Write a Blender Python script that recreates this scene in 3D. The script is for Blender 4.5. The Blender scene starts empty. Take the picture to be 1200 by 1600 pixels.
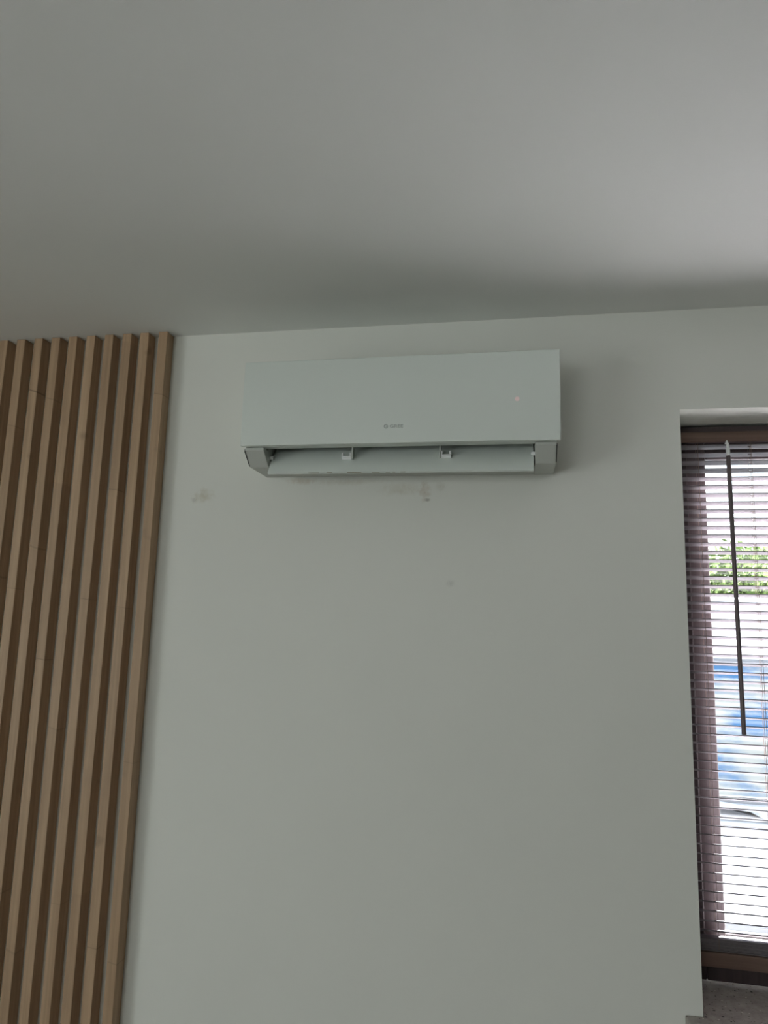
import bpy, bmesh, math, random
from mathutils import Vector, Matrix
R_ = math.radians
random.seed(7)
S = bpy.context.scene
C = S.collection

# ------------------------------------------------------------------ camera
cam_d = bpy.data.cameras.new('camera'); cam = bpy.data.objects.new('camera', cam_d); C.objects.link(cam)
cam_d.sensor_fit = 'VERTICAL'; cam_d.sensor_height = 24.0; cam_d.sensor_width = 18.0
cam_d.lens = 1109.0 / 1600.0 * 24.0
cam_d.clip_start = 0.02; cam_d.clip_end = 500
YAW, PITCH, ROLL = 0.191867, 0.158597, 0.028593
fw = Vector((-math.sin(YAW)*math.cos(PITCH), math.cos(YAW)*math.cos(PITCH), math.sin(PITCH)))
rt = Vector((math.cos(YAW), math.sin(YAW), 0)); up = rt.cross(fw)
r2 = math.cos(ROLL)*rt + math.sin(ROLL)*up; u2 = -math.sin(ROLL)*rt + math.cos(ROLL)*up
M3 = Matrix((r2, u2, -fw)).transposed()
cam.matrix_world = Matrix.Translation((0, -2.0, 1.6)) @ M3.to_4x4()
S.camera = cam

# ------------------------------------------------------------------ view, sky, daylight
S.view_settings.view_transform = 'Standard'; S.view_settings.look = 'None'
S.view_settings.gamma = 1.0; S.view_settings.use_curve_mapping = False
S.view_settings.exposure = 0.0
S.cycles.use_denoising = True
S.cycles.max_bounces = 8; S.cycles.diffuse_bounces = 5; S.cycles.glossy_bounces = 3
S.cycles.use_adaptive_sampling = True; S.cycles.adaptive_threshold = 0.03
SKY = 2.8
SUN = 205.0
DOOR_W = 50.0
BACK_FILL_W = 44.0
W = bpy.data.worlds.new('sky'); S.world = W; W.use_nodes = True
nt = W.node_tree; nt.nodes.clear()
o = nt.nodes.new('ShaderNodeOutputWorld'); bg = nt.nodes.new('ShaderNodeBackground')
tc = nt.nodes.new('ShaderNodeTexCoord'); nz = nt.nodes.new('ShaderNodeTexNoise'); rp = nt.nodes.new('ShaderNodeValToRGB')
nz.inputs['Scale'].default_value = 5.0; nz.inputs['Detail'].default_value = 6.0; nz.inputs['Roughness'].default_value = 0.55
rp.color_ramp.elements[0].position = 0.42; rp.color_ramp.elements[0].color = (0.16, 0.40, 0.86, 1)
rp.color_ramp.elements[1].position = 0.56; rp.color_ramp.elements[1].color = (1.0, 1.0, 1.0, 1)
bg.inputs['Strength'].default_value = SKY
nt.links.new(tc.outputs['Generated'], nz.inputs['Vector']); nt.links.new(nz.outputs['Fac'], rp.inputs['Fac'])
sx = nt.nodes.new('ShaderNodeSeparateXYZ'); hz = nt.nodes.new('ShaderNodeMapRange'); mxw = nt.nodes.new('ShaderNodeMix'); mxw.data_type = 'RGBA'
hz.inputs[1].default_value = 0.12; hz.inputs[2].default_value = 0.55
nt.links.new(tc.outputs['Generated'], sx.inputs[0]); nt.links.new(sx.outputs['Z'], hz.inputs[0])
mxw.inputs[6].default_value = (0.96, 0.98, 1.0, 1)                     # milky haze towards the horizon
nt.links.new(hz.outputs[0], mxw.inputs[0]); nt.links.new(rp.outputs['Color'], mxw.inputs[7]); nt.links.new(mxw.outputs[2], bg.inputs['Color']); nt.links.new(bg.outputs[0], o.inputs[0])

# high sun in front of the house: lights the van, the yard and the outer edge of the blind
sd = bpy.data.lights.new('sun', 'SUN'); so = bpy.data.objects.new('sun', sd); C.objects.link(so)
sd.energy = SUN; sd.angle = R_(0.6); sd.color = (0.97, 0.98, 1.0)
so.rotation_euler = Vector((0.45, 0.65, 0.585)).to_track_quat('Z', 'Y').to_euler(); so.location = (8, 2, 9)

# daylight that comes in through the glazed door of the left wall
ld = bpy.data.lights.new('door_daylight', 'AREA'); lo = bpy.data.objects.new('door_daylight', ld); C.objects.link(lo)
ld.shape = 'RECTANGLE'; ld.size = 2.1; ld.size_y = 2.8; ld.energy = DOOR_W; ld.color = (0.98, 1.0, 0.99)
lo.location = (-4.46, -4.0, 1.05); lo.rotation_euler = (0, R_(-90), 0)

# fill lamp at an invented back-wall window, added to soften wall shadows
le = bpy.data.lights.new('added_back_fill', 'AREA'); lq = bpy.data.objects.new('added_back_fill', le); C.objects.link(lq)
le.shape = 'RECTANGLE'; le.size = 2.0; le.size_y = 1.3; le.energy = BACK_FILL_W; le.color = (0.98, 1.0, 0.99)
lq.location = (-2.2, -6.78, 1.5); lq.rotation_euler = (R_(90), 0, 0)

# ------------------------------------------------------------------ helpers
def tag(o, label=None, cat=None, group=None, kind=None):
    if label: o['label'] = label
    if cat: o['category'] = cat
    if group: o['group'] = group
    if kind: o['kind'] = kind
    return o
def empty(name, loc=(0, 0, 0)):
    e = bpy.data.objects.new(name, None); e.location = loc; e.empty_display_size = 0.1; C.objects.link(e); return e
def link(name, me, mat, parent=None, loc=None, smooth=False):
    ob = bpy.data.objects.new(name, me); C.objects.link(ob)
    if mat and not me.materials: me.materials.append(mat)
    if parent:
        ob.parent = parent
        if loc is None: ob.location = -Vector(world_loc(parent))     # geometry given in world space
    if loc is not None: ob.location = loc
    if smooth:
        for p in me.polygons: p.use_smooth = True
    return ob
def world_loc(o):
    v = Vector((0, 0, 0))
    while o: v += o.location; o = o.parent
    return v
def fin(name, bm, mat, parent=None, smooth=False, bevel=0, seg=2, loc=None):
    if bevel:
        bmesh.ops.bevel(bm, geom=list(bm.edges), offset=bevel, segments=seg, profile=0.5, affect='EDGES', clamp_overlap=True)
    bmesh.ops.recalc_face_normals(bm, faces=bm.faces)
    me = bpy.data.meshes.new(name); bm.to_mesh(me); bm.free()
    ob = link(name, me, mat, parent, loc)
    if smooth:
        for p in me.polygons: p.use_smooth = True
        try: me.set_sharp_from_angle(angle=R_(35))
        except Exception: pass
    return ob
def box(bm, a, b):
    vs = [bm.verts.new((x, y, z)) for x in (a[0], b[0]) for y in (a[1], b[1]) for z in (a[2], b[2])]
    for f in ((0,1,3,2),(4,6,7,5),(0,4,5,1),(2,3,7,6),(0,2,6,4),(1,5,7,3)): bm.faces.new([vs[i] for i in f])
def boxo(name, a, b, mat, parent=None, bevel=0, seg=2, smooth=False):
    bm = bmesh.new(); box(bm, a, b); return fin(name, bm, mat, parent, smooth, bevel, seg)
def prism(bm, prof, x0, x1, closed=True):
    """profile of (y,z) points extruded along x"""
    A = [bm.verts.new((x0, y, z)) for y, z in prof]; B = [bm.verts.new((x1, y, z)) for y, z in prof]
    n = len(prof)
    for i in range(n if closed else n-1):
        j = (i+1) % n; bm.faces.new((A[i], A[j], B[j], B[i]))
    if closed: bm.faces.new(A[::-1]); bm.faces.new(B)
def tube(bm, pts, r, seg=8, cap=True):
    pts = [Vector(p) for p in pts]; rings = []
    for i, p in enumerate(pts):
        t = (pts[min(i+1, len(pts)-1)] - pts[max(i-1, 0)]).normalized()
        a = Vector((0, 0, 1)) if abs(t.z) < 0.9 else Vector((1, 0, 0))
        n = t.cross(a).normalized(); b = t.cross(n)
        rr = r[i] if isinstance(r, (list, tuple)) else r
        rings.append([bm.verts.new(p + rr*(math.cos(2*math.pi*k/seg)*n + math.sin(2*math.pi*k/seg)*b)) for k in range(seg)])
    for a, b in zip(rings, rings[1:]):
        for k in range(seg): bm.faces.new((a[k], a[(k+1) % seg], b[(k+1) % seg], b[k]))
    if cap: bm.faces.new(rings[0][::-1]); bm.faces.new(rings[-1])
def frame_bars(bm, x0, x1, z0, z1, w, y0, y1, wb=None, wt=None):
    wb = wb or w; wt = wt or w
    box(bm, (x0, y0, z0), (x0+w, y1, z1)); box(bm, (x1-w, y0, z0), (x1, y1, z1))
    box(bm, (x0+w, y0, z0), (x1-w, y1, z0+wb)); box(bm, (x0+w, y0, z1-wt), (x1-w, y1, z1))

# ------------------------------------------------------------------ materials
def mat(name, col, rough=0.5, spec=0.5, metal=0.0, emis=None, estr=0):
    m = bpy.data.materials.new(name); m.use_nodes = True
    b = m.node_tree.nodes['Principled BSDF']
    b.inputs['Base Color'].default_value = (*col, 1); b.inputs['Roughness'].default_value = rough
    b.inputs['Specular IOR Level'].default_value = spec; b.inputs['Metallic'].default_value = metal
    if emis: b.inputs['Emission Color'].default_value = (*emis, 1); b.inputs['Emission Strength'].default_value = estr
    return m
def N(m, t, **kw):
    n = m.node_tree.nodes.new(t)
    for k, v in kw.items(): setattr(n, k, v)
    return n
def L(m, a, b): m.node_tree.links.new(a, b)
def mixc(m, fac, a, b, blend='MIX'):
    n = N(m, 'ShaderNodeMix', data_type='RGBA', blend_type=blend)
    for sock, v in ((n.inputs[0], fac), (n.inputs[6], a), (n.inputs[7], b)):
        if hasattr(v, 'is_output'): L(m, v, sock)
        else: sock.default_value = v if not isinstance(v, tuple) else (*v, 1)
    return n.outputs[2]
def mth(m, op, a, b=None):
    n = N(m, 'ShaderNodeMath', operation=op)
    for i, v in enumerate((a, b)):
        if v is None: continue
        if hasattr(v, 'is_output'): L(m, v, n.inputs[i])
        else: n.inputs[i].default_value = v
    return n.outputs[0]
def bsdf(m): return m.node_tree.nodes['Principled BSDF']

def paint(name, col, bump=0.04, stains=()):
    m = mat(name, col, 0.85, 0.25)
    tc = N(m, 'ShaderNodeTexCoord')
    n1 = N(m, 'ShaderNodeTexNoise'); n1.inputs['Scale'].default_value = 1.3; n1.inputs['Detail'].default_value = 3
    L(m, tc.outputs['Object'], n1.inputs['Vector'])
    r = N(m, 'ShaderNodeMapRange'); r.inputs[1].default_value = 0.3; r.inputs[2].default_value = 0.7
    L(m, n1.outputs['Fac'], r.inputs[0])
    c = mixc(m, r.outputs[0], tuple(x*0.985 for x in col), tuple(min(1, x*1.012) for x in col))
    if stains:
        n3 = N(m, 'ShaderNodeTexNoise'); n3.inputs['Scale'].default_value = 55; n3.inputs['Detail'].default_value = 5
        n3.inputs['Roughness'].default_value = 0.7
        L(m, tc.outputs['Object'], n3.inputs['Vector'])
        for (x, z, rx, rz, tint, amt) in stains:
            mp = N(m, 'ShaderNodeMapping'); mp.vector_type = 'POINT'
            mp.inputs['Location'].default_value = (-x/rx, 0, -z/rz); mp.inputs['Scale'].default_value = (1/rx, 0, 1/rz)
            L(m, tc.outputs['Object'], mp.inputs['Vector'])
            ln = N(m, 'ShaderNodeVectorMath', operation='LENGTH'); L(m, mp.outputs[0], ln.inputs[0])
            d = mth(m, 'SUBTRACT', 1.0, ln.outputs['Value'])
            a = mth(m, 'ADD', d, mth(m, 'MULTIPLY', mth(m, 'SUBTRACT', n3.outputs['Fac'], 0.55), 2.6))
            cl = N(m, 'ShaderNodeClamp'); L(m, a, cl.inputs[0])
            lim = N(m, 'ShaderNodeClamp'); L(m, mth(m, 'MULTIPLY', d, 2.0), lim.inputs[0])
            f = mth(m, 'MULTIPLY', mth(m, 'MULTIPLY', cl.outputs[0], lim.outputs[0]), amt)
            c = mixc(m, f, c, tint)
    L(m, c, bsdf(m).inputs['Base Color'])
    n2 = N(m, 'ShaderNodeTexNoise'); n2.inputs['Scale'].default_value = 260; n2.inputs['Detail'].default_value = 2
    L(m, tc.outputs['Object'], n2.inputs['Vector'])
    bp = N(m, 'ShaderNodeBump'); bp.inputs['Strength'].default_value = bump; bp.inputs['Distance'].default_value = 0.002
    L(m, n2.outputs['Fac'], bp.inputs['Height']); L(m, bp.outputs[0], bsdf(m).inputs['Normal'])
    return m

def wood(name, dark, light, seg=0.0, rough=0.5, grain=(70, 70, 2.2), axis='z'):
    m = mat(name, light, rough, 0.35)
    tc = N(m, 'ShaderNodeTexCoord'); oi = N(m, 'ShaderNodeObjectInfo')
    off = N(m, 'ShaderNodeCombineXYZ')
    for i, k in enumerate((13.7, 7.1, 23.3)): L(m, mth(m, 'MULTIPLY', oi.outputs['Random'], k), off.inputs[i])
    ad = N(m, 'ShaderNodeVectorMath', operation='ADD'); L(m, tc.outputs['Object'], ad.inputs[0]); L(m, off.outputs[0], ad.inputs[1])
    mp = N(m, 'ShaderNodeMapping'); mp.inputs['Scale'].default_value = grain; L(m, ad.outputs[0], mp.inputs['Vector'])
    n = N(m, 'ShaderNodeTexNoise'); n.inputs['Scale'].default_value = 1; n.inputs['Detail'].default_value = 5; n.inputs['Roughness'].default_value = 0.6
    n.inputs['Distortion'].default_value = 0.6
    L(m, mp.outputs[0], n.inputs['Vector'])
    r = N(m, 'ShaderNodeMapRange'); r.inputs[1].default_value = 0.32; r.inputs[2].default_value = 0.68; L(m, n.outputs['Fac'], r.inputs[0])
    c = mixc(m, r.outputs[0], dark, light)
    sp = N(m, 'ShaderNodeSeparateXYZ'); L(m, ad.outputs[0], sp.inputs[0])
    if seg:
        zz = mth(m, 'DIVIDE', sp.outputs['Z'], seg)
        wob = N(m, 'ShaderNodeTexNoise'); wob.noise_dimensions = '1D'; wob.inputs['Scale'].default_value = 0.9
        L(m, zz, wob.inputs['W']); zz = mth(m, 'ADD', zz, mth(m, 'MULTIPLY', wob.outputs['Fac'], 1.3))
        zz = mth(m, 'ADD', zz, mth(m, 'MULTIPLY', sp.outputs['X'], 0.35))
        fl = mth(m, 'FLOOR', zz); fr = mth(m, 'FRACT', zz)
        wn = N(m, 'ShaderNodeTexWhiteNoise', noise_dimensions='1D'); L(m, fl, wn.inputs['W'])
        c = mixc(m, mth(m, 'MULTIPLY', wn.outputs['Value'], 0.30), c, tuple(x*y for x, y in zip(dark, (0.72, 0.70, 0.72))))
        c = mixc(m, mth(m, 'MULTIPLY', mth(m, 'LESS_THAN', fr, 0.006), mth(m, 'MULTIPLY', wn.outputs['Value'], 0.6)), c, tuple(x*0.3 for x in dark))
        kn = N(m, 'ShaderNodeTexNoise'); kn.inputs['Scale'].default_value = 9; kn.inputs['Detail'].default_value = 2
        L(m, ad.outputs[0], kn.inputs['Vector'])
        kr = N(m, 'ShaderNodeMapRange'); kr.inputs[1].default_value = 0.69; kr.inputs[2].default_value = 0.78; kr.inputs[4].default_value = 0.6
        L(m, kn.outputs['Fac'], kr.inputs[0]); c = mixc(m, kr.outputs[0], c, tuple(x*0.35 for x in dark))
    c = mixc(m, mth(m, 'MULTIPLY', oi.outputs['Random'], 0.22), c, dark)
    L(m, c, bsdf(m).inputs['Base Color'])
    return m

BROWN = (0.30, 0.20, 0.11)
STAINS = [(-0.955, 1.978, 0.052, 0.034, (0.43, 0.37, 0.20), 0.39), (-0.985, 1.965, 0.012, 0.012, (0.25, 0.23, 0.18), 0.34),
          (-0.270, 1.985, 0.026, 0.045, (0.42, 0.29, 0.17), 0.42), (-0.225, 2.000, 0.022, 0.02, (0.42, 0.38, 0.28), 0.34),
          (-0.340, 1.992, 0.09, 0.03, (0.48, 0.42, 0.29), 0.30), (-0.262, 1.962, 0.012, 0.008, (0.2, 0.19, 0.15), 0.63),
          (-0.640, 2.020, 0.07, 0.016, (0.48, 0.34, 0.20), 0.34), (-0.192, 1.722, 0.018, 0.014, (0.3, 0.3, 0.27), 0.32),
          (-0.500, 2.016, 0.16, 0.014, (0.50, 0.43, 0.30), 0.24)]
M = {}
M['wall'] = paint('warm_white_wall_paint', (0.795, 0.80, 0.748), 0.05, STAINS)
M['plainwall'] = paint('white_wall_paint', (0.79, 0.80, 0.77), 0.05)
M['ceil'] = paint('white_ceiling_paint', (0.79, 0.80, 0.775), 0.03)
M['bouncecut_right'] = paint('bounce_cut_charcoal', (0.10, 0.10, 0.105), 0.05)  # dark tone invented for the unseen right wall to cut bounce light
M['added_dark_facade'] = paint('bounce_cut_dark_grey', (0.09, 0.09, 0.092), 0.3)
M['bouncecut_back'] = paint('bounce_cut_warm_grey', (0.30, 0.29, 0.28), 0.05)  # unseen back wall greyed down to lessen fill on the slat sides
M['ac'] = mat('white_plastic', (0.74, 0.79, 0.745), 0.38, 0.45)
M['acgrey'] = mat('satin_grey_plastic', (0.55, 0.57, 0.53), 0.45, 0.4)
M['acdark'] = mat('dark_cavity_plastic', (0.10, 0.11, 0.10), 0.6, 0.3)
M['acgap'] = mat('black_gap_shade', (0.03, 0.03, 0.03), 0.7, 0.2)
M['clip'] = mat('clear_white_plastic', (0.85, 0.86, 0.86), 0.25, 0.5)
M['logo'] = mat('grey_print', (0.46, 0.49, 0.47), 0.4)
M['led'] = mat('pink_indicator', (0.74, 0.66, 0.64), 0.5, 0.5, 0, (1.0, 0.60, 0.62), 0.19)
M['slat'] = wood('pale_oak', (0.38, 0.25, 0.15), (0.56, 0.385, 0.24), seg=0.8)
M['frame'] = wood('brown_window_wood', (0.046, 0.033, 0.034), (0.072, 0.052, 0.053), rough=0.4, grain=(60, 60, 3))
M['blind'] = wood('dark_blind_wood', (0.15, 0.132, 0.142), (0.222, 0.196, 0.21), rough=0.42, grain=(3, 120, 120))
M['rail'] = wood('brown_rail_wood', (0.15, 0.095, 0.075), (0.22, 0.145, 0.115), rough=0.4, grain=(3, 90, 90))
M['cord'] = mat('brown_cord', (0.22, 0.16, 0.13), 0.8, 0.2)
M['wand'] = mat('dark_wand_wood', (0.10, 0.075, 0.078), 0.35, 0.4)
M['floor'] = wood('light_oak_floor', (0.27, 0.245, 0.21), (0.36, 0.33, 0.29), seg=0.0, rough=0.4, grain=(2, 30, 30))
M['van'] = mat('white_van_paint', (0.86, 0.87, 0.88), 0.25, 0.5)
M['vgrey'] = mat('grey_bumper_plastic', (0.16, 0.165, 0.18), 0.55, 0.4)
M['vlight'] = mat('pale_grey_plastic', (0.32, 0.34, 0.37), 0.45, 0.5)
M['tyre'] = mat('black_tyre_rubber', (0.02, 0.02, 0.02), 0.8, 0.2)
M['lamp'] = mat('headlight_plastic', (0.7, 0.72, 0.75), 0.1, 0.6)
M['white'] = mat('white_lacquer', (0.82, 0.82, 0.80), 0.4, 0.4)
M['bark'] = mat('bark', (0.13, 0.10, 0.07), 0.9, 0.1)
M['metal'] = mat('brushed_steel', (0.55, 0.55, 0.55), 0.3, 0.5, 1.0)

# thin clear glass: mostly see-through with a mirror share that grows towards grazing angles
def glass(name, refl=0.06):
    m = bpy.data.materials.new(name); m.use_nodes = True; m.node_tree.nodes.clear()
    o = N(m, 'ShaderNodeOutputMaterial'); mx = N(m, 'ShaderNodeMixShader'); t = N(m, 'ShaderNodeBsdfTransparent'); g = N(m, 'ShaderNodeBsdfGlossy')
    g.inputs['Roughness'].default_value = 0.0; t.inputs['Color'].default_value = (0.96, 0.98, 0.97, 1)
    lw = N(m, 'ShaderNodeLayerWeight'); lw.inputs['Blend'].default_value = 0.5
    f = mth(m, 'ADD', 0.03, mth(m, 'MULTIPLY', mth(m, 'POWER', lw.outputs['Facing'], 4.0), 0.6))
    L(m, f, mx.inputs[0]); L(m, t.outputs[0], mx.inputs[1]); L(m, g.outputs[0], mx.inputs[2]); L(m, mx.outputs[0], o.inputs[0])
    return m
M['glass'] = glass('window_glass')
def screen_glass():
    m = bpy.data.materials.new('windscreen_glass'); m.use_nodes = True; m.node_tree.nodes.clear()
    o = N(m, 'ShaderNodeOutputMaterial'); mx = N(m, 'ShaderNodeMixShader'); t = N(m, 'ShaderNodeBsdfDiffuse'); g = N(m, 'ShaderNodeBsdfGlossy')
    t.inputs['Color'].default_value = (0.03, 0.04, 0.045, 1); g.inputs['Roughness'].default_value = 0.02; g.inputs['Color'].default_value = (0.93, 0.97, 1, 1)
    mx.inputs[0].default_value = 0.32
    L(m, t.outputs[0], mx.inputs[1]); L(m, g.outputs[0], mx.inputs[2]); L(m, mx.outputs[0], o.inputs[0]); return m
M['screen'] = screen_glass()
# speckled stone
def stone():
    m = mat('speckled_stone', (0.45, 0.40, 0.35), 0.55, 0.35)
    tc = N(m, 'ShaderNodeTexCoord')
    v = N(m, 'ShaderNodeTexNoise'); v.inputs['Scale'].default_value = 30; v.inputs['Detail'].default_value = 6; v.inputs['Roughness'].default_value = 0.7
    L(m, tc.outputs['Object'], v.inputs['Vector'])
    r = N(m, 'ShaderNodeMapRange'); r.inputs[1].default_value = 0.35; r.inputs[2].default_value = 0.65; L(m, v.outputs['Fac'], r.inputs[0])
    c = mixc(m, r.outputs[0], (0.27, 0.24, 0.22), (0.40, 0.365, 0.335))
    for sc, th, col in ((75, 0.16, (0.03, 0.028, 0.025)), (140, 0.20, (0.12, 0.10, 0.085)), (60, 0.10, (0.62, 0.58, 0.52))):
        w = N(m, 'ShaderNodeTexVoronoi'); w.inputs['Scale'].default_value = sc; w.inputs['Randomness'].default_value = 1.0
        L(m, tc.outputs['Object'], w.inputs['Vector'])
        sc2 = N(m, 'ShaderNodeSeparateColor'); L(m, w.outputs['Color'], sc2.inputs[0])
        lt = mth(m, 'LESS_THAN', w.outputs['Distance'], mth(m, 'MULTIPLY', sc2.outputs[0], th*1.6))
        sel = mth(m, 'GREATER_THAN', sc2.outputs[1], 0.45)
        c = mixc(m, mth(m, 'MULTIPLY', lt, sel), c, col)
    L(m, c, bsdf(m).inputs['Base Color']); return m
M['stone'] = stone()
def leafm(name, a, b):
    m = bpy.data.materials.new(name); m.use_nodes = True; m.node_tree.nodes.clear()
    o = N(m, 'ShaderNodeOutputMaterial'); mx = N(m, 'ShaderNodeMixShader'); d = N(m, 'ShaderNodeBsdfDiffuse'); t = N(m, 'ShaderNodeBsdfTranslucent')
    tc = N(m, 'ShaderNodeTexCoord'); n = N(m, 'ShaderNodeTexNoise'); n.inputs['Scale'].default_value = 3.5; L(m, tc.outputs['Object'], n.inputs['Vector'])
    r = N(m, 'ShaderNodeMapRange'); r.inputs[1].default_value = 0.35; r.inputs[2].default_value = 0.65; L(m, n.outputs['Fac'], r.inputs[0])
    c = mixc(m, r.outputs[0], a, b); L(m, c, d.inputs['Color']); L(m, c, t.inputs['Color'])
    mx.inputs[0].default_value = 0.5
    L(m, d.outputs[0], mx.inputs[1]); L(m, t.outputs[0], mx.inputs[2]); L(m, mx.outputs[0], o.inputs[0]); return m
M['leaf'] = leafm('leaf_green', (0.055, 0.085, 0.028), (0.11, 0.145, 0.06))
def paving():
    m = mat('concrete_paving', (0.42, 0.41, 0.39), 0.9, 0.2)
    tc = N(m, 'ShaderNodeTexCoord'); n = N(m, 'ShaderNodeTexNoise'); n.inputs['Scale'].default_value = 6; n.inputs['Detail'].default_value = 6
    L(m, tc.outputs['Object'], n.inputs['Vector']); L(m, mixc(m, n.outputs['Fac'], (0.22, 0.22, 0.215), (0.32, 0.318, 0.31)), bsdf(m).inputs['Base Color']); return m
M['ground'] = paving()

# ------------------------------------------------------------------ room shell
XL, XR, YB, H = -4.3, 4.6, -6.6, 2.5
WX0, WX1, WZ0, WZ1 = 0.432, 1.56, 0.66, 2.21           # window opening
T = 0.30
def struct(o): o['kind'] = 'structure'; return o
bm = bmesh.new()
box(bm, (XL-0.2, 0, -0.05), (WX0, T, H+0.2)); box(bm, (WX1, 0, -0.05), (XR+0.2, T, H+0.2))
box(bm, (WX0, 0, WZ1), (WX1, T, H+0.2)); box(bm, (WX0, 0, -0.05), (WX1, T, WZ0))
struct(fin('wall_front', bm, M['wall']))
bm = bmesh.new()
for a, b in (((XL-0.2, -0.6), (WX0-0.005, H+0.2)), ((WX1+0.005, -0.6), (XR+0.2, H+0.2)), ((WX0-0.005, WZ1+0.005), (WX1+0.005, H+0.2)), ((WX0-0.005, -0.6), (WX1+0.005, WZ0-0.005))):
    box(bm, (a[0], T, a[1]), (b[0], T+0.02, b[1]))
struct(fin('added_dark_facade', bm, M['added_dark_facade']))  # unseen dark skin added to keep the sunlit wall from brightening the van
DY0, DY1, DZ1 = -5.4, -2.6, 2.12                         # glazed door opening in the left wall
bm = bmesh.new()
box(bm, (XL-0.2, DY1, 0), (XL, 0, H)); box(bm, (XL-0.2, YB, 0), (XL, DY0, H)); box(bm, (XL-0.2, DY0, DZ1), (XL, DY1, H))
struct(fin('wall_left', bm, M['plainwall']))
struct(boxo('wall_right', (XR, YB, 0), (XR+0.2, 0, H), M['bouncecut_right']))
BWX0, BWX1, BWZ0, BWZ1 = -3.2, -1.2, 0.85, 2.15          # opening for the made-up back window
bm = bmesh.new(); box(bm, (XL-0.2, YB-0.2, 0), (BWX0, YB, H)); box(bm, (BWX1, YB-0.2, 0), (XR+0.2, YB, H))
box(bm, (BWX0, YB-0.2, 0), (BWX1, YB, BWZ0)); box(bm, (BWX0, YB-0.2, BWZ1), (BWX1, YB, H))
struct(fin('wall_back', bm, M['bouncecut_back']))
struct(boxo('ceiling', (XL-0.2, YB-0.2, H), (XR+0.2, 0, H+0.2), M['ceil']))
fl = struct(boxo('floor', (XL-0.2, YB-0.2, -0.05), (XR+0.2, 0, 0), M['floor']))
struct(boxo('baseboard_front', (-1.04, -0.014, 0.0), (XR, 0, 0.08), M['white'], bevel=0.003))
struct(boxo('baseboard_right', (XR-0.014, YB, 0.0), (XR, -0.014, 0.08), M['white'], bevel=0.003))

# glazed double door in the left wall (off camera): it is where the daylight comes from
d1 = struct(empty('door_1', (XL-0.1, (DY0+DY1)/2, 0)))
bm = bmesh.new(); ym = (DY0+DY1)/2
for y0, y1 in ((DY0, DY0+0.06), (DY1-0.06, DY1)): box(bm, (XL-0.14, y0, 0), (XL-0.07, y1, DZ1))
box(bm, (XL-0.14, DY0+0.06, DZ1-0.06), (XL-0.07, DY1-0.06, DZ1))
fin('door_frame', bm, M['frame'], d1, bevel=0.004)
for y0, y1 in ((DY0+0.06, ym), (ym, DY1-0.06)):
    bm = bmesh.new()
    for a, b in ((y0, y0+0.07), (y1-0.07, y1)): box(bm, (XL-0.13, a, 0.01), (XL-0.08, b, DZ1-0.06))
    box(bm, (XL-0.13, y0+0.07, 0.01), (XL-0.08, y1-0.07, 0.10)); box(bm, (XL-0.13, y0+0.07, DZ1-0.13), (XL-0.08, y1-0.07, DZ1-0.06))
    leaf = fin('door_leaf', bm, M['frame'], d1, bevel=0.004)
    boxo('pane', (XL-0.11, y0+0.065, 0.095), (XL-0.10, y1-0.065, DZ1-0.125), M['glass'], d1)
bm = bmesh.new(); tube(bm, [(XL-0.08, ym+0.035, 1.02), (XL-0.03, ym+0.035, 1.02), (XL-0.028, ym+0.13, 1.02)], 0.009, 10)
fin('door_handle', bm, M['metal'], d1, smooth=True)

# unseen window behind the camera, made up for the fill lamp
w2 = struct(empty('added_window_2', ((BWX0+BWX1)/2, YB-0.1, BWZ0)))
bm = bmesh.new(); frame_bars(bm, BWX0, BWX1, BWZ0, BWZ1, 0.09, YB-0.14, YB-0.07); box(bm, (-2.25, YB-0.14, BWZ0+0.09), (-2.15, YB-0.07, BWZ1-0.09))
fin('window_frame', bm, M['frame'], w2, bevel=0.004)
for x0, x1 in ((BWX0+0.085, -2.245), (-2.155, BWX1-0.085)): boxo('pane', (x0, YB-0.11, BWZ0+0.085), (x1, YB-0.102, BWZ1-0.085), M['glass'], w2)

# ------------------------------------------------------------------ window
w1 = struct(empty('window_1', ((WX0+WX1)/2, 0.2, 0.69)))
SZ = 0.69
bm = bmesh.new(); frame_bars(bm, WX0, WX1, SZ, WZ1, 0.056, 0.195, 0.275, wb=0.05, wt=0.045)
fin('window_frame', bm, M['frame'], w1, bevel=0.004)
bm = bmesh.new(); frame_bars(bm, WX0+0.05, WX1-0.05, SZ+0.045, WZ1-0.04, 0.06, 0.205, 0.268, wb=0.062, wt=0.055)
fin('window_sash', bm, M['frame'], w1, bevel=0.006)
boxo('pane', (WX0+0.108, 0.232, SZ+0.105), (WX1-0.108, 0.240, WZ1-0.093), M['glass'], w1)
bm = bmesh.new(); box(bm, (WX0+0.108, 0.226, SZ+0.105), (WX1-0.108, 0.232, SZ+0.113)); fin('glazing_bead', bm, M['metal'], w1)
bm = bmesh.new(); box(bm, (WX1-0.085, 0.190, 1.38), (WX1-0.06, 0.205, 1.45)); tube(bm, [(WX1-0.072, 0.19, 1.42), (WX1-0.072, 0.165, 1.42), (WX1-0.072, 0.16, 1.31)], 0.008, 8)
fin('window_handle', bm, M['metal'], w1)
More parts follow.
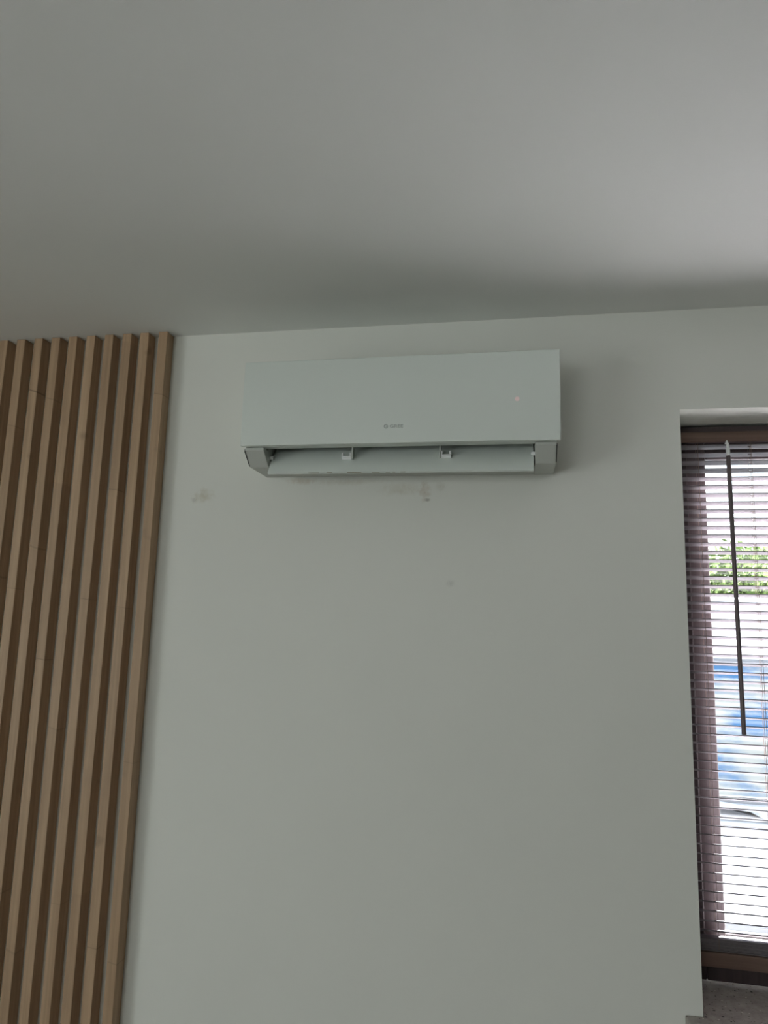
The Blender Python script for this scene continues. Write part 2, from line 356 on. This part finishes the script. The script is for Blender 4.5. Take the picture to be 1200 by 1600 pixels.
# stone sill with a rounded ear in front of the wall
bm = bmesh.new()
zt, zb, yf = SZ, SZ-0.03, -0.035
out = [(WX0, 0.2), (WX0, 0.0), (WX0-0.042, 0.0)]
for k in range(6):
    a = k/5*math.pi/2; out.append((WX0-0.042+0.008-0.008*math.cos(a), yf+0.008-0.008*math.sin(a)))
n = [(WX0+WX1-x, y) for x, y in out][::-1]
poly = out + n
A = [bm.verts.new((x, y, zt)) for x, y in poly]; B = [bm.verts.new((x, y, zb)) for x, y in poly]
bm.faces.new(A); bm.faces.new(B[::-1])
for i in range(len(poly)):
    j = (i+1) % len(poly); bm.faces.new((A[i], B[i], B[j], A[j]))
sill = fin('window_sill', bm, M['stone'], w1)
bv = sill.modifiers.new('edge', 'BEVEL'); bv.width = 0.004; bv.segments = 3; bv.limit_method = 'ANGLE'
bm = bmesh.new(); box(bm, (WX0-0.03, 0.27, WZ0), (WX1+0.03, 0.45, WZ0+0.025)); fin('outer_ledge', bm, M['vlight'], w1, bevel=0.003)

# ------------------------------------------------------------------ slatted oak wall panel
pan = empty('slatted_wall_panel', (-1.6, -0.02, 0))
tag(pan, 'row of vertical pale oak slats on the white wall, left of the air conditioner', 'slat panel')
xs = [-1.1238, -1.1882, -1.2487, -1.3122, -1.3768, -1.4410, -1.5035, -1.5668, -1.6320, -1.6968]   # left front edges
while xs[-1] > -2.6: xs.append(xs[-1]-0.0635)
bm = bmesh.new(); box(bm, (0, -0.043, 0.002), (0.0305, -0.0005, 2.499))
bmesh.ops.bevel(bm, geom=list(bm.edges), offset=0.0012, segments=1, affect='EDGES')
bmesh.ops.recalc_face_normals(bm, faces=bm.faces)
sme = bpy.data.meshes.new('slat'); bm.to_mesh(sme); bm.free(); sme.materials.append(M['slat'])
base = world_loc(pan)
for i, x in enumerate(xs):
    s = bpy.data.objects.new('slat', sme); C.objects.link(s); s.parent = pan
    s.location = Vector((x, 0, 0)) - base

# ------------------------------------------------------------------ air conditioner
AX0, AX1 = -0.752, 0.0925
PX0, PX1 = -0.759, 0.102
PZ0, PZ1 = 2.078, 2.3205
ZB = 2.0315
BL, BR = -0.697, 0.0385                     # inner faces of the end blocks
ac = empty('air_conditioner', ((AX0+AX1)/2, 0, ZB))
tag(ac, 'white wall-mounted air conditioner with open bottom flap and small pink indicator light', 'air conditioner')
# upper body behind the front panel, with the lip under it
bm = bmesh.new(); prism(bm, [(-0.001, 2.31), (-0.186, 2.315), (-0.186, 2.0795), (-0.158, 2.0795), (-0.150, 2.115), (-0.02, 2.115), (-0.001, 2.115)], AX0, AX1)
fin('body', bm, M['ac'], ac, bevel=0.002)
# front panel: a shallow bowed sheet with a rounded rim
bm = bmesh.new()
prof = [(-0.1865, PZ0+0.002), (-0.2005, PZ0), (-0.2018, PZ0+0.0015)]
for k in range(1, 8):
    t = k/8; prof.append((-0.2018-0.0022*math.sin(math.pi*t), PZ0+(PZ1-PZ0)*t))
prof += [(-0.2018, PZ1-0.002), (-0.1995, PZ1), (-0.1865, PZ1)]
prism(bm, prof, PX0, PX1)
fp = fin('front_panel', bm, M['ac'], ac, smooth=True)
bv = fp.modifiers.new('rim', 'BEVEL'); bv.width = 0.0022; bv.segments = 3; bv.limit_method = 'ANGLE'; bv.angle_limit = R_(50)
# end blocks: chamfered front, flat underside
blk = [(-0.001, 2.112), (-0.150, 2.112), (-0.150, 2.078), (-0.184, 2.078), (-0.184, 2.0695), (-0.141, ZB+0.002), (-0.137, ZB), (-0.001, ZB)]
for x0, x1 in ((AX0, BL), (BR, AX1)):
    bm = bmesh.new(); prism(bm, blk, x0+0.0004, x1)
    b_ = fin('end_block', bm, M['acgrey'], ac)
    bv = b_.modifiers.new('edge', 'BEVEL'); bv.width = 0.0012; bv.segments = 2; bv.limit_method = 'ANGLE'
    xo = x0-0.0016 if x0 == AX0 else x1-0.0008
    bm = bmesh.new()
    prism(bm, [(-0.183, 2.0735), (-0.183, 2.0665), (-0.142, ZB+0.003), (-0.134, ZB+0.003), (-0.134, ZB+0.008), (-0.172, 2.0735)], xo, xo+0.0024)
    fin('side_gap_shade', bm, M['acgap'], ac)  # black strip standing in for the shade in the side gap
# outlet channel
bm = bmesh.new(); prism(bm, [(-0.150, 2.1145), (-0.005, 2.1145), (-0.005, ZB+0.010), (-0.012, ZB+0.010), (-0.012, 2.1085), (-0.150, 2.1085)], BL+0.0003, BR-0.0003)
fin('outlet_channel', bm, M['acdark'], ac)
bm = bmesh.new(); prism(bm, [(-0.006, 2.076), (-0.006, ZB), (-0.110, ZB), (-0.112, ZB+0.004), (-0.060, ZB+0.012), (-0.030, 2.076)], BL+0.0003, BR-0.0003)
fin('bottom_tray', bm, M['acgrey'], ac, bevel=0.001, seg=1)
# vertical vanes deep in the outlet
for k in range(14):
    x = BL + 0.045 + k*(BR-BL-0.09)/13
    bm = bmesh.new(); box(bm, (x-0.0012, -0.085, 2.079), (x+0.0012, -0.035, 2.108)); fin('vane', bm, M['acdark'], ac)
# flap, swung open
bm = bmesh.new(); up_, lo_ = [], []
y0, z0, y1, z1 = -0.078, 2.1080, -0.1535, 2.0122
for k in range(11):
    t = k/10; bow = 0.006*math.sin(math.pi*t)
    y = y0+(y1-y0)*t; z = z0+(z1-z0)*t
    up_.append((y-bow*0.7, z+bow*0.7)); lo_.append((y-bow*0.7+0.0042, z+bow*0.7-0.0036))
prism(bm, up_ + lo_[::-1], BL+0.0035, BR-0.0035)
flap = fin('flap', bm, M['ac'], ac, smooth=True)
# brown mould spots on the lower rim of the flap
mm = mat('mould_stain', (0.30, 0.27, 0.19), 0.9, 0.1)
for (x, l) in ((-0.56, 0.03), (-0.515, 0.016), (-0.445, 0.04), (-0.385, 0.022), (-0.352, 0.012), (-0.335, 0.008), (-0.31, 0.014)):
    bm = bmesh.new(); box(bm, (x-l/2, y1-0.0006, z1-0.0022), (x+l/2, y1+0.003, z1-0.0010)); fin('mould_spot', bm, mm, flap, bevel=0.0006, seg=1)
# flap hinge brackets and end pivots
for sgn, x in ((1, -0.4725), (-1, -0.196)):
    br = empty('hinge_bracket', (x, -0.128, 2.058)); br.parent = ac; br.location = Vector((x, -0.128, 2.058)) - world_loc(ac)
    bm = bmesh.new(); box(bm, (x-0.013, -0.140, 2.0565), (x+0.013, -0.134, 2.0605))
    for a in (-0.0125, 0.0095): box(bm, (x+a, -0.140, 2.0600), (x+a+0.003, -0.126, 2.070))
    box(bm, (x-0.013, -0.134, 2.052), (x+0.013, -0.118, 2.0565)); fin('bracket_clip', bm, M['clip'], br)
    xa = x+sgn*0.0165
    bm = bmesh.new(); prism(bm, [(-0.139, 2.052), (-0.139, 2.085), (-0.125, 2.110), (-0.105, 2.110), (-0.125, 2.052)], xa-0.0018, xa+0.0018); fin('bracket_arm', bm, M['acgrey'], br)
for x0, x1 in ((BL-0.001, BL+0.010), (BR-0.010, BR+0.001)):
    bm = bmesh.new(); tube(bm, [(x0, -0.131, 2.0615), (x1, -0.131, 2.0615)], 0.0048, 12)
    box(bm, (x0, -0.134, 2.0555), (x1, -0.126, 2.0605)); fin('pivot', bm, M['clip'], ac)
# indicator and printed logo
bm = bmesh.new(); tube(bm, [(-0.0068, -0.2010, 2.1885), (-0.0068, -0.20425, 2.1885)], 0.0060, 20); fin('indicator_light', bm, M['led'], ac)
lg = empty('logo', (-0.33, -0.2035, 2.1245)); lg.parent = ac; lg.location = Vector((-0.33, -0.2035, 2.1245)) - world_loc(ac)
bm = bmesh.new()
def arc(bm, cx, cz, ri, ro, a0, a1, y0, y1, n=20):
    q = []
    for k in range(n+1):
        a = R_(a0+(a1-a0)*k/n); q.append([bm.verts.new((cx+r*math.cos(a), y, cz+r*math.sin(a))) for r in (ri, ro) for y in (y0, y1)])
    for a, b in zip(q, q[1:]):
        for i, j in ((0, 1), (1, 3), (3, 2), (2, 0)): bm.faces.new((a[i], a[j], b[j], b[i]))
    bm.faces.new((q[0][0], q[0][1], q[0][3], q[0][2])); bm.faces.new((q[-1][0], q[-1][2], q[-1][3], q[-1][1]))
arc(bm, -0.3505, 2.1240, 0.0040, 0.0058, 30, 330, -0.2046, -0.2020)
box(bm, (-0.3505, -0.2046, 2.1232), (-0.3447, -0.2020, 2.1248))
fin('logo_emblem', bm, M['logo'], lg)
tcu = bpy.data.curves.new('logo_lettering', 'FONT'); tcu.body = 'GREE'; tcu.size = 0.0125; tcu.extrude = 0.0006; tcu.space_character = 1.0
tob = bpy.data.objects.new('tmp', tcu); C.objects.link(tob); bpy.context.view_layer.update()
tme = bpy.data.meshes.new_from_object(tob.evaluated_get(bpy.context.evaluated_depsgraph_get())); bpy.data.objects.remove(tob)
wx = max(v.co.x for v in tme.vertices) - min(v.co.x for v in tme.vertices)
tme.transform(Matrix.Translation((-0.3405, -0.2041, 2.1196)) @ Matrix.Rotation(R_(90), 4, 'X') @ Matrix.Diagonal((0.0355/wx, 1, 1, 1)))
tme.name = 'logo_lettering'; tme.materials.clear(); link('logo_lettering', tme, M['logo'], lg)

# ------------------------------------------------------------------ venetian blind
bl = empty('venetian_blind', (0.99, 0.16, 0.74))
tag(bl, 'dark brown wooden venetian blind lowered with open slats in the window recess', 'blind')
BX0, BX1, BY = 0.440, 1.552, 0.1685
def bpart(name, a, b, m, bev=0.0015): return boxo(name, a, b, m, bl, bevel=bev)
bpart('headrail', (BX0, 0.160, 2.170), (BX1, 0.192, 2.204), M['wand'])
bpart('valance', (BX0-0.002, 0.148, 2.155), (BX1+0.002, 0.158, 2.186), M['rail'], 0.003)
# slat: slightly crowned strip with cord slots
def slat_mesh(name, wid, tilt, crown=0.0012, th=0.0022, holes=(0.655, 1.0, 1.345)):
    bm = bmesh.new()
    xs = [BX0]
    for h in holes: xs += [h-0.0045, h+0.0045]
    xs.append(BX1)
    vs = [-0.5, -0.25, -0.12, 0.12, 0.25, 0.5]
    def P(x, v, s):
        y = v*wid; z = crown*(1-(2*v)**2) + s*th/2
        c, sn = math.cos(tilt), math.sin(tilt)
        return (x, y*c - z*sn, y*sn + z*c)
    G = {(i, j, s): bm.verts.new(P(x, v, s)) for i, x in enumerate(xs) for j, v in enumerate(vs) for s in (-1, 1)}
    solid = lambda i, j: 0 <= i < len(xs)-1 and 0 <= j < len(vs)-1 and not (i % 2 == 1 and j == 2)
    for i in range(len(xs)-1):
        for j in range(len(vs)-1):
            if not solid(i, j): continue
            bm.faces.new((G[i,j,1], G[i+1,j,1], G[i+1,j+1,1], G[i,j+1,1])); bm.faces.new((G[i,j,-1], G[i,j+1,-1], G[i+1,j+1,-1], G[i+1,j,-1]))
            for di, dj, a, b in ((-1,0,(i,j),(i,j+1)), (1,0,(i+1,j),(i+1,j+1)), (0,-1,(i,j),(i+1,j)), (0,1,(i,j+1),(i+1,j+1))):
                if not solid(i+di, j+dj): bm.faces.new((G[a+(1,)], G[b+(1,)], G[b+(-1,)], G[a+(-1,)]))
    bmesh.ops.recalc_face_normals(bm, faces=bm.faces)
    me = bpy.data.meshes.new(name); bm.to_mesh(me); bm.free(); me.materials.append(M['blind']); return me
TILT = R_(-14.0)                                    # room edge higher
sm = slat_mesh('slat', 0.027, TILT); sm2 = slat_mesh('stacked_slat', 0.027, R_(-2), 0.0008, holes=()); sm3 = slat_mesh('slat', 0.027, TILT, holes=())
PITCHZ = 0.0240
zs = []; z = 2.1447
while z > 0.820: zs.append(z); z -= PITCHZ
b0 = world_loc(bl)
for i, z in enumerate(zs):
    s = bpy.data.objects.new('slat', sm if z > 1.0 else sm3); C.objects.link(s); s.parent = bl
    s.location = Vector((0, BY, z + random.uniform(-0.0007, 0.0007))) - b0; s.rotation_euler = (random.uniform(-0.02, 0.02), random.uniform(-0.0006, 0.0006), 0)
for k in range(10):
    s = bpy.data.objects.new('stacked_slat', sm2); C.objects.link(s); s.parent = bl
    s.location = Vector((random.uniform(-0.001, 0.001), BY + random.uniform(-0.0012, 0.0012), 0.7805 + k*0.0031)) - b0
bpart('bottom_rail', (BX0, BY-0.0145, 0.740), (BX1, BY+0.0145, 0.777), M['rail'], 0.003)
for x in (0.511, 0.655, 1.0, 1.345, 1.481):
    lad = empty('ladder_cord', (x, BY, 0.79)); lad.parent = bl; lad.location = Vector((x, BY, 0.79)) - b0
    for y in (BY-0.0145, BY+0.0145):
        bm = bmesh.new(); tube(bm, [(x, y, 2.16), (x+0.0008, y, 1.5), (x, y, 0.785)], 0.0006, 5); fin('cord', bm, M['cord'], lad)
    if x in (0.655, 1.0, 1.345):
        bm = bmesh.new(); tube(bm, [(x+0.001, BY, 2.16), (x, BY, 1.4), (x, BY, 0.785)], 0.0007, 5); fin('lift_cord', bm, M['cord'], lad)
wd = empty('tilt_wand', (0.589, 0.14, 2.15)); wd.parent = bl; wd.location = Vector((0.589, 0.14, 2.15)) - b0
bm = bmesh.new(); tube(bm, [(0.588, 0.136, 2.110), (0.590, 0.134, 1.7), (0.592, 0.132, 1.337)], 0.0062, 8); fin('wand_rod', bm, M['wand'], wd)
bm = bmesh.new(); tube(bm, [(0.588, 0.136, 2.148), (0.588, 0.136, 2.134), (0.588, 0.136, 2.132), (0.588, 0.136, 2.108)], [0.0035, 0.0045, 0.0058, 0.0058], 8)
tube(bm, [(0.588, 0.160, 2.150), (0.588, 0.143, 2.157), (0.588, 0.136, 2.145)], 0.0018, 6)
fin('wand_clip', bm, M['clip'], wd)

# ------------------------------------------------------------------ outside: paving, van, trees
GZ = -0.6
struct(boxo('ground', (-40, 0.32, GZ-0.1), (45, 60, GZ), M['ground']))
struct(boxo('house_plinth', (XL-0.2, 0.0, GZ), (XR+0.2, T, -0.05), M['plainwall']))

van = empty('parked_van', (1.3, 1.2, GZ))
tag(van, 'white van with a high roof parked close outside the window, nose towards it', 'van')
VX = 1.3
def taper(z): return 1.0 if z < 0.95 else max(0.80, 1.0-0.16*(z-0.95)/0.9)
def vprism(name, prof, hw, m, closed=True, bev=0.0, x0=None, x1=None, parent=van, smooth=True):
    bm = bmesh.new(); prism(bm, [(y, z) for y, z in prof], -1 if x0 is None else x0, 1 if x1 is None else x1, closed)
    for v in bm.verts: v.co.x = VX + v.co.x*hw*taper(v.co.z)
    return fin(name, bm, m, parent, smooth=smooth, bevel=bev, seg=3)
body = vprism('body', [(0.95, -0.32), (0.95, 0.20), (1.28, 0.80), (1.34, 0.90), (1.87, 1.462), (1.885, 1.50), (1.925, 1.745), (1.95, 1.785), (2.0, 1.797), (2.9, 1.80), (6.0, 1.80), (6.25, 1.70), (6.3, -0.32)], 1.0, M['van'], bev=0.02)
vprism('bonnet', [(0.80, 0.638), (0.815, 0.660), (0.88, 0.700), (1.02, 0.765), (1.16, 0.812), (1.245, 0.834), (1.262, 0.822), (1.262, 0.76), (0.83, 0.60)], 0.92, M['van'], bev=0.008)
vprism('front_panel', [(0.84, 0.63), (0.775, 0.55), (0.77, 0.20), (0.96, 0.20), (1.25, 0.74)], 0.965, M['vlight'], bev=0.01)
vprism('grille', [(0.762, 0.50), (0.757, 0.26), (0.80, 0.26), (0.80, 0.50)], 0.62, M['vgrey'], bev=0.006)
for k in range(4):
    z = 0.29+k*0.055; vprism('grille_bar', [(0.748, z), (0.748, z+0.018), (0.765, z+0.018), (0.765, z)], 0.6, M['vlight'], bev=0.003)
vprism('bumper', [(0.72, 0.18), (0.70, 0.10), (0.70, -0.22), (0.74, -0.34), (1.2, -0.34), (1.2, 0.18)], 1.0, M['vgrey'], bev=0.03)
vprism('bonnet_seam', [(0.792, 0.628), (0.786, 0.612), (0.84, 0.612), (0.84, 0.628)], 0.93, M['vgrey'])
vprism('cowl', [(1.235, 0.826), (1.262, 0.846), (1.29, 0.872), (1.335, 0.925), (1.36, 0.925), (1.36, 0.80), (1.24, 0.80)], 0.93, M['vgrey'], bev=0.004)
for k, (y, z, m) in enumerate(((1.255, 0.848, 'vlight'), (1.275, 0.866, 'vlight'), (1.31, 0.905, 'vlight'))):
    vprism('cowl_rib', [(y-0.012, z-0.008), (y-0.006, z+0.006), (y+0.008, z+0.010), (y+0.012, z-0.006)], 0.90, M[m], bev=0.002)
ws = vprism('windscreen', [(1.328, 0.935), (1.835, 1.462), (1.868, 1.462), (1.36, 0.93)], 0.90, M['screen'], bev=0.004)
for v in ws.data.vertices:                          # the screen bulges forward a little in the middle
    t = 1-((v.co.x-VX)/0.9)**2; v.co.y -= 0.02*t
vprism('windscreen_seal', [(1.822, 1.458), (1.838, 1.478), (1.885, 1.488), (1.88, 1.458)], 0.905, M['vgrey'])
def wiper(xp, xt):
    wr = empty('wiper', (xp, 1.29, 0.87)); wr.parent = van; wr.location = Vector((xp, 1.29, 0.87)) - world_loc(van)
    s = 1 if xt > xp else -1; Ln = abs(xt-xp)
    bm = bmesh.new(); pts = [(xp, 1.262, 0.862), (xp+s*0.04, 1.262, 0.882), (xp+s*0.10, 1.272, 0.905), (xp+s*0.25, 1.280, 0.918), (xp+s*Ln*0.8, 1.290, 0.930)]
    tube(bm, pts, [0.018, 0.017, 0.013, 0.011, 0.008], 6); fin('wiper_arm', bm, M['vlight'], wr, smooth=True)
    bm = bmesh.new(); tube(bm, [(xp+s*0.06, 1.277, 0.880), (xp+s*Ln*0.5, 1.297, 0.916), (xt, 1.307, 0.942)], 0.008, 5); fin('wiper_blade', bm, M['tyre'], wr)
    bm = bmesh.new(); tube(bm, [(xp, 1.275, 0.845), (xp, 1.258, 0.878)], 0.022, 12); fin('wiper_pivot', bm, M['tyre'], wr)
wiper(1.02, 0.50); wiper(1.75, 1.16)
for s in (-1, 1):
    x = VX+s*0.80
    bm = bmesh.new(); prism(bm, [(0.765, 0.34), (0.772, 0.52), (0.90, 0.64), (1.02, 0.68), (1.02, 0.34)], x-0.13, x+0.13); fin('headlight', bm, M['lamp'], van, bevel=0.02)
    bm = bmesh.new(); prism(bm, [(1.62, 1.02), (1.98, 1.38), (2.55, 1.40), (2.55, 0.98)], VX+s*0.985*0.955-0.02, VX+s*0.985*0.955+0.02); fin('side_window', bm, M['screen'], van, bevel=0.006)
    mr = empty('side_mirror', (VX+s*1.08, 1.55, 1.05)); mr.parent = van; mr.location = Vector((VX+s*1.08, 1.55, 1.05)) - world_loc(van)
    bm = bmesh.new(); box(bm, (VX+s*1.14-0.10, 1.50, 0.98), (VX+s*1.14+0.10, 1.60, 1.28)); fin('mirror_shell', bm, M['vgrey'], mr, bevel=0.03, smooth=True)
    bm = bmesh.new(); tube(bm, [(VX+s*0.97, 1.58, 1.03), (VX+s*1.08, 1.56, 1.05)], 0.025, 8); fin('mirror_arm', bm, M['vgrey'], mr)
    for y in (1.35, 5.0):
        wl = empty('wheel', (VX+s*0.90, y, GZ+0.34)); wl.parent = van; wl.location = Vector((VX+s*0.90, y, GZ+0.34)) - world_loc(van)
        bm = bmesh.new(); xa = VX+s*0.90
        tube(bm, [(xa-0.11, y, GZ+0.34), (xa-0.09, y, GZ+0.34), (xa+0.09, y, GZ+0.34), (xa+0.11, y, GZ+0.34)], [0.30, 0.34, 0.34, 0.30], 28); fin('tyre', bm, M['tyre'], wl)
        bm = bmesh.new(); tube(bm, [(xa+s*0.095, y, GZ+0.34), (xa+s*0.118, y, GZ+0.34)], [0.21, 0.17], 20); fin('hub_cap', bm, M['vlight'], wl)

# tree behind the van
def tree(x, y, top, spread, seed, label):
    rnd = random.Random(seed)
    t = empty('leafy_tree', (x, y, GZ)); tag(t, label, 'tree')
    bm = bmesh.new(); h = top-GZ
    tube(bm, [(x, y, GZ), (x+0.05, y, GZ+h*0.3), (x-0.04, y+0.05, GZ+h*0.62)], [0.14, 0.11, 0.06], 9); fin('trunk', bm, M['bark'], t, smooth=True)
    for k in range(6):
        a = k*1.05+rnd.random(); zb = GZ+h*(0.28+0.05*k); r = spread*0.62
        bm = bmesh.new(); tube(bm, [(x, y, zb), (x+r*0.5*math.cos(a), y+r*0.5*math.sin(a), zb+h*0.12), (x+r*math.cos(a), y+r*math.sin(a), zb+h*0.2)], [0.05, 0.035, 0.012], 6); fin('branch', bm, M['bark'], t)
    V, F = [], []
    blobs = []
    for k in range(60):
        a = rnd.uniform(0, 6.283); q = rnd.random()**0.5*spread*0.75; zc = GZ+h*rnd.uniform(0.34, 0.90)
        blobs.append((x+q*math.cos(a), y+q*math.sin(a), zc, spread*rnd.uniform(0.18, 0.30)))
    for (bx, by, bz, br) in blobs:
        for k in range(420):
            d = Vector((rnd.gauss(0, 1), rnd.gauss(0, 1), rnd.gauss(0, 1))).normalized()*br*rnd.uniform(0.55, 1.05)
            c = Vector((bx, by, bz)) + d; c.z = min(c.z, top+rnd.uniform(-0.15, 0.08))
            u = Vector((rnd.gauss(0, 1), rnd.gauss(0, 1), rnd.gauss(0, 1))).normalized(); w = u.orthogonal().normalized()
            l = rnd.uniform(0.06, 0.11); i = len(V)
            V += [c-u*l, c+w*l*0.45, c+u*l, c-w*l*0.45]; F.append((i, i+1, i+2, i+3))
    me = bpy.data.meshes.new('foliage'); me.from_pydata(V, [], F); me.materials.append(M['leaf'])
    f = link('foliage', me, None, t); f['kind'] = 'stuff'
tree(4.4, 12.6, 3.2, 2.5, 3, 'sunlit light green leafy tree above the van roof, seen through the blind')
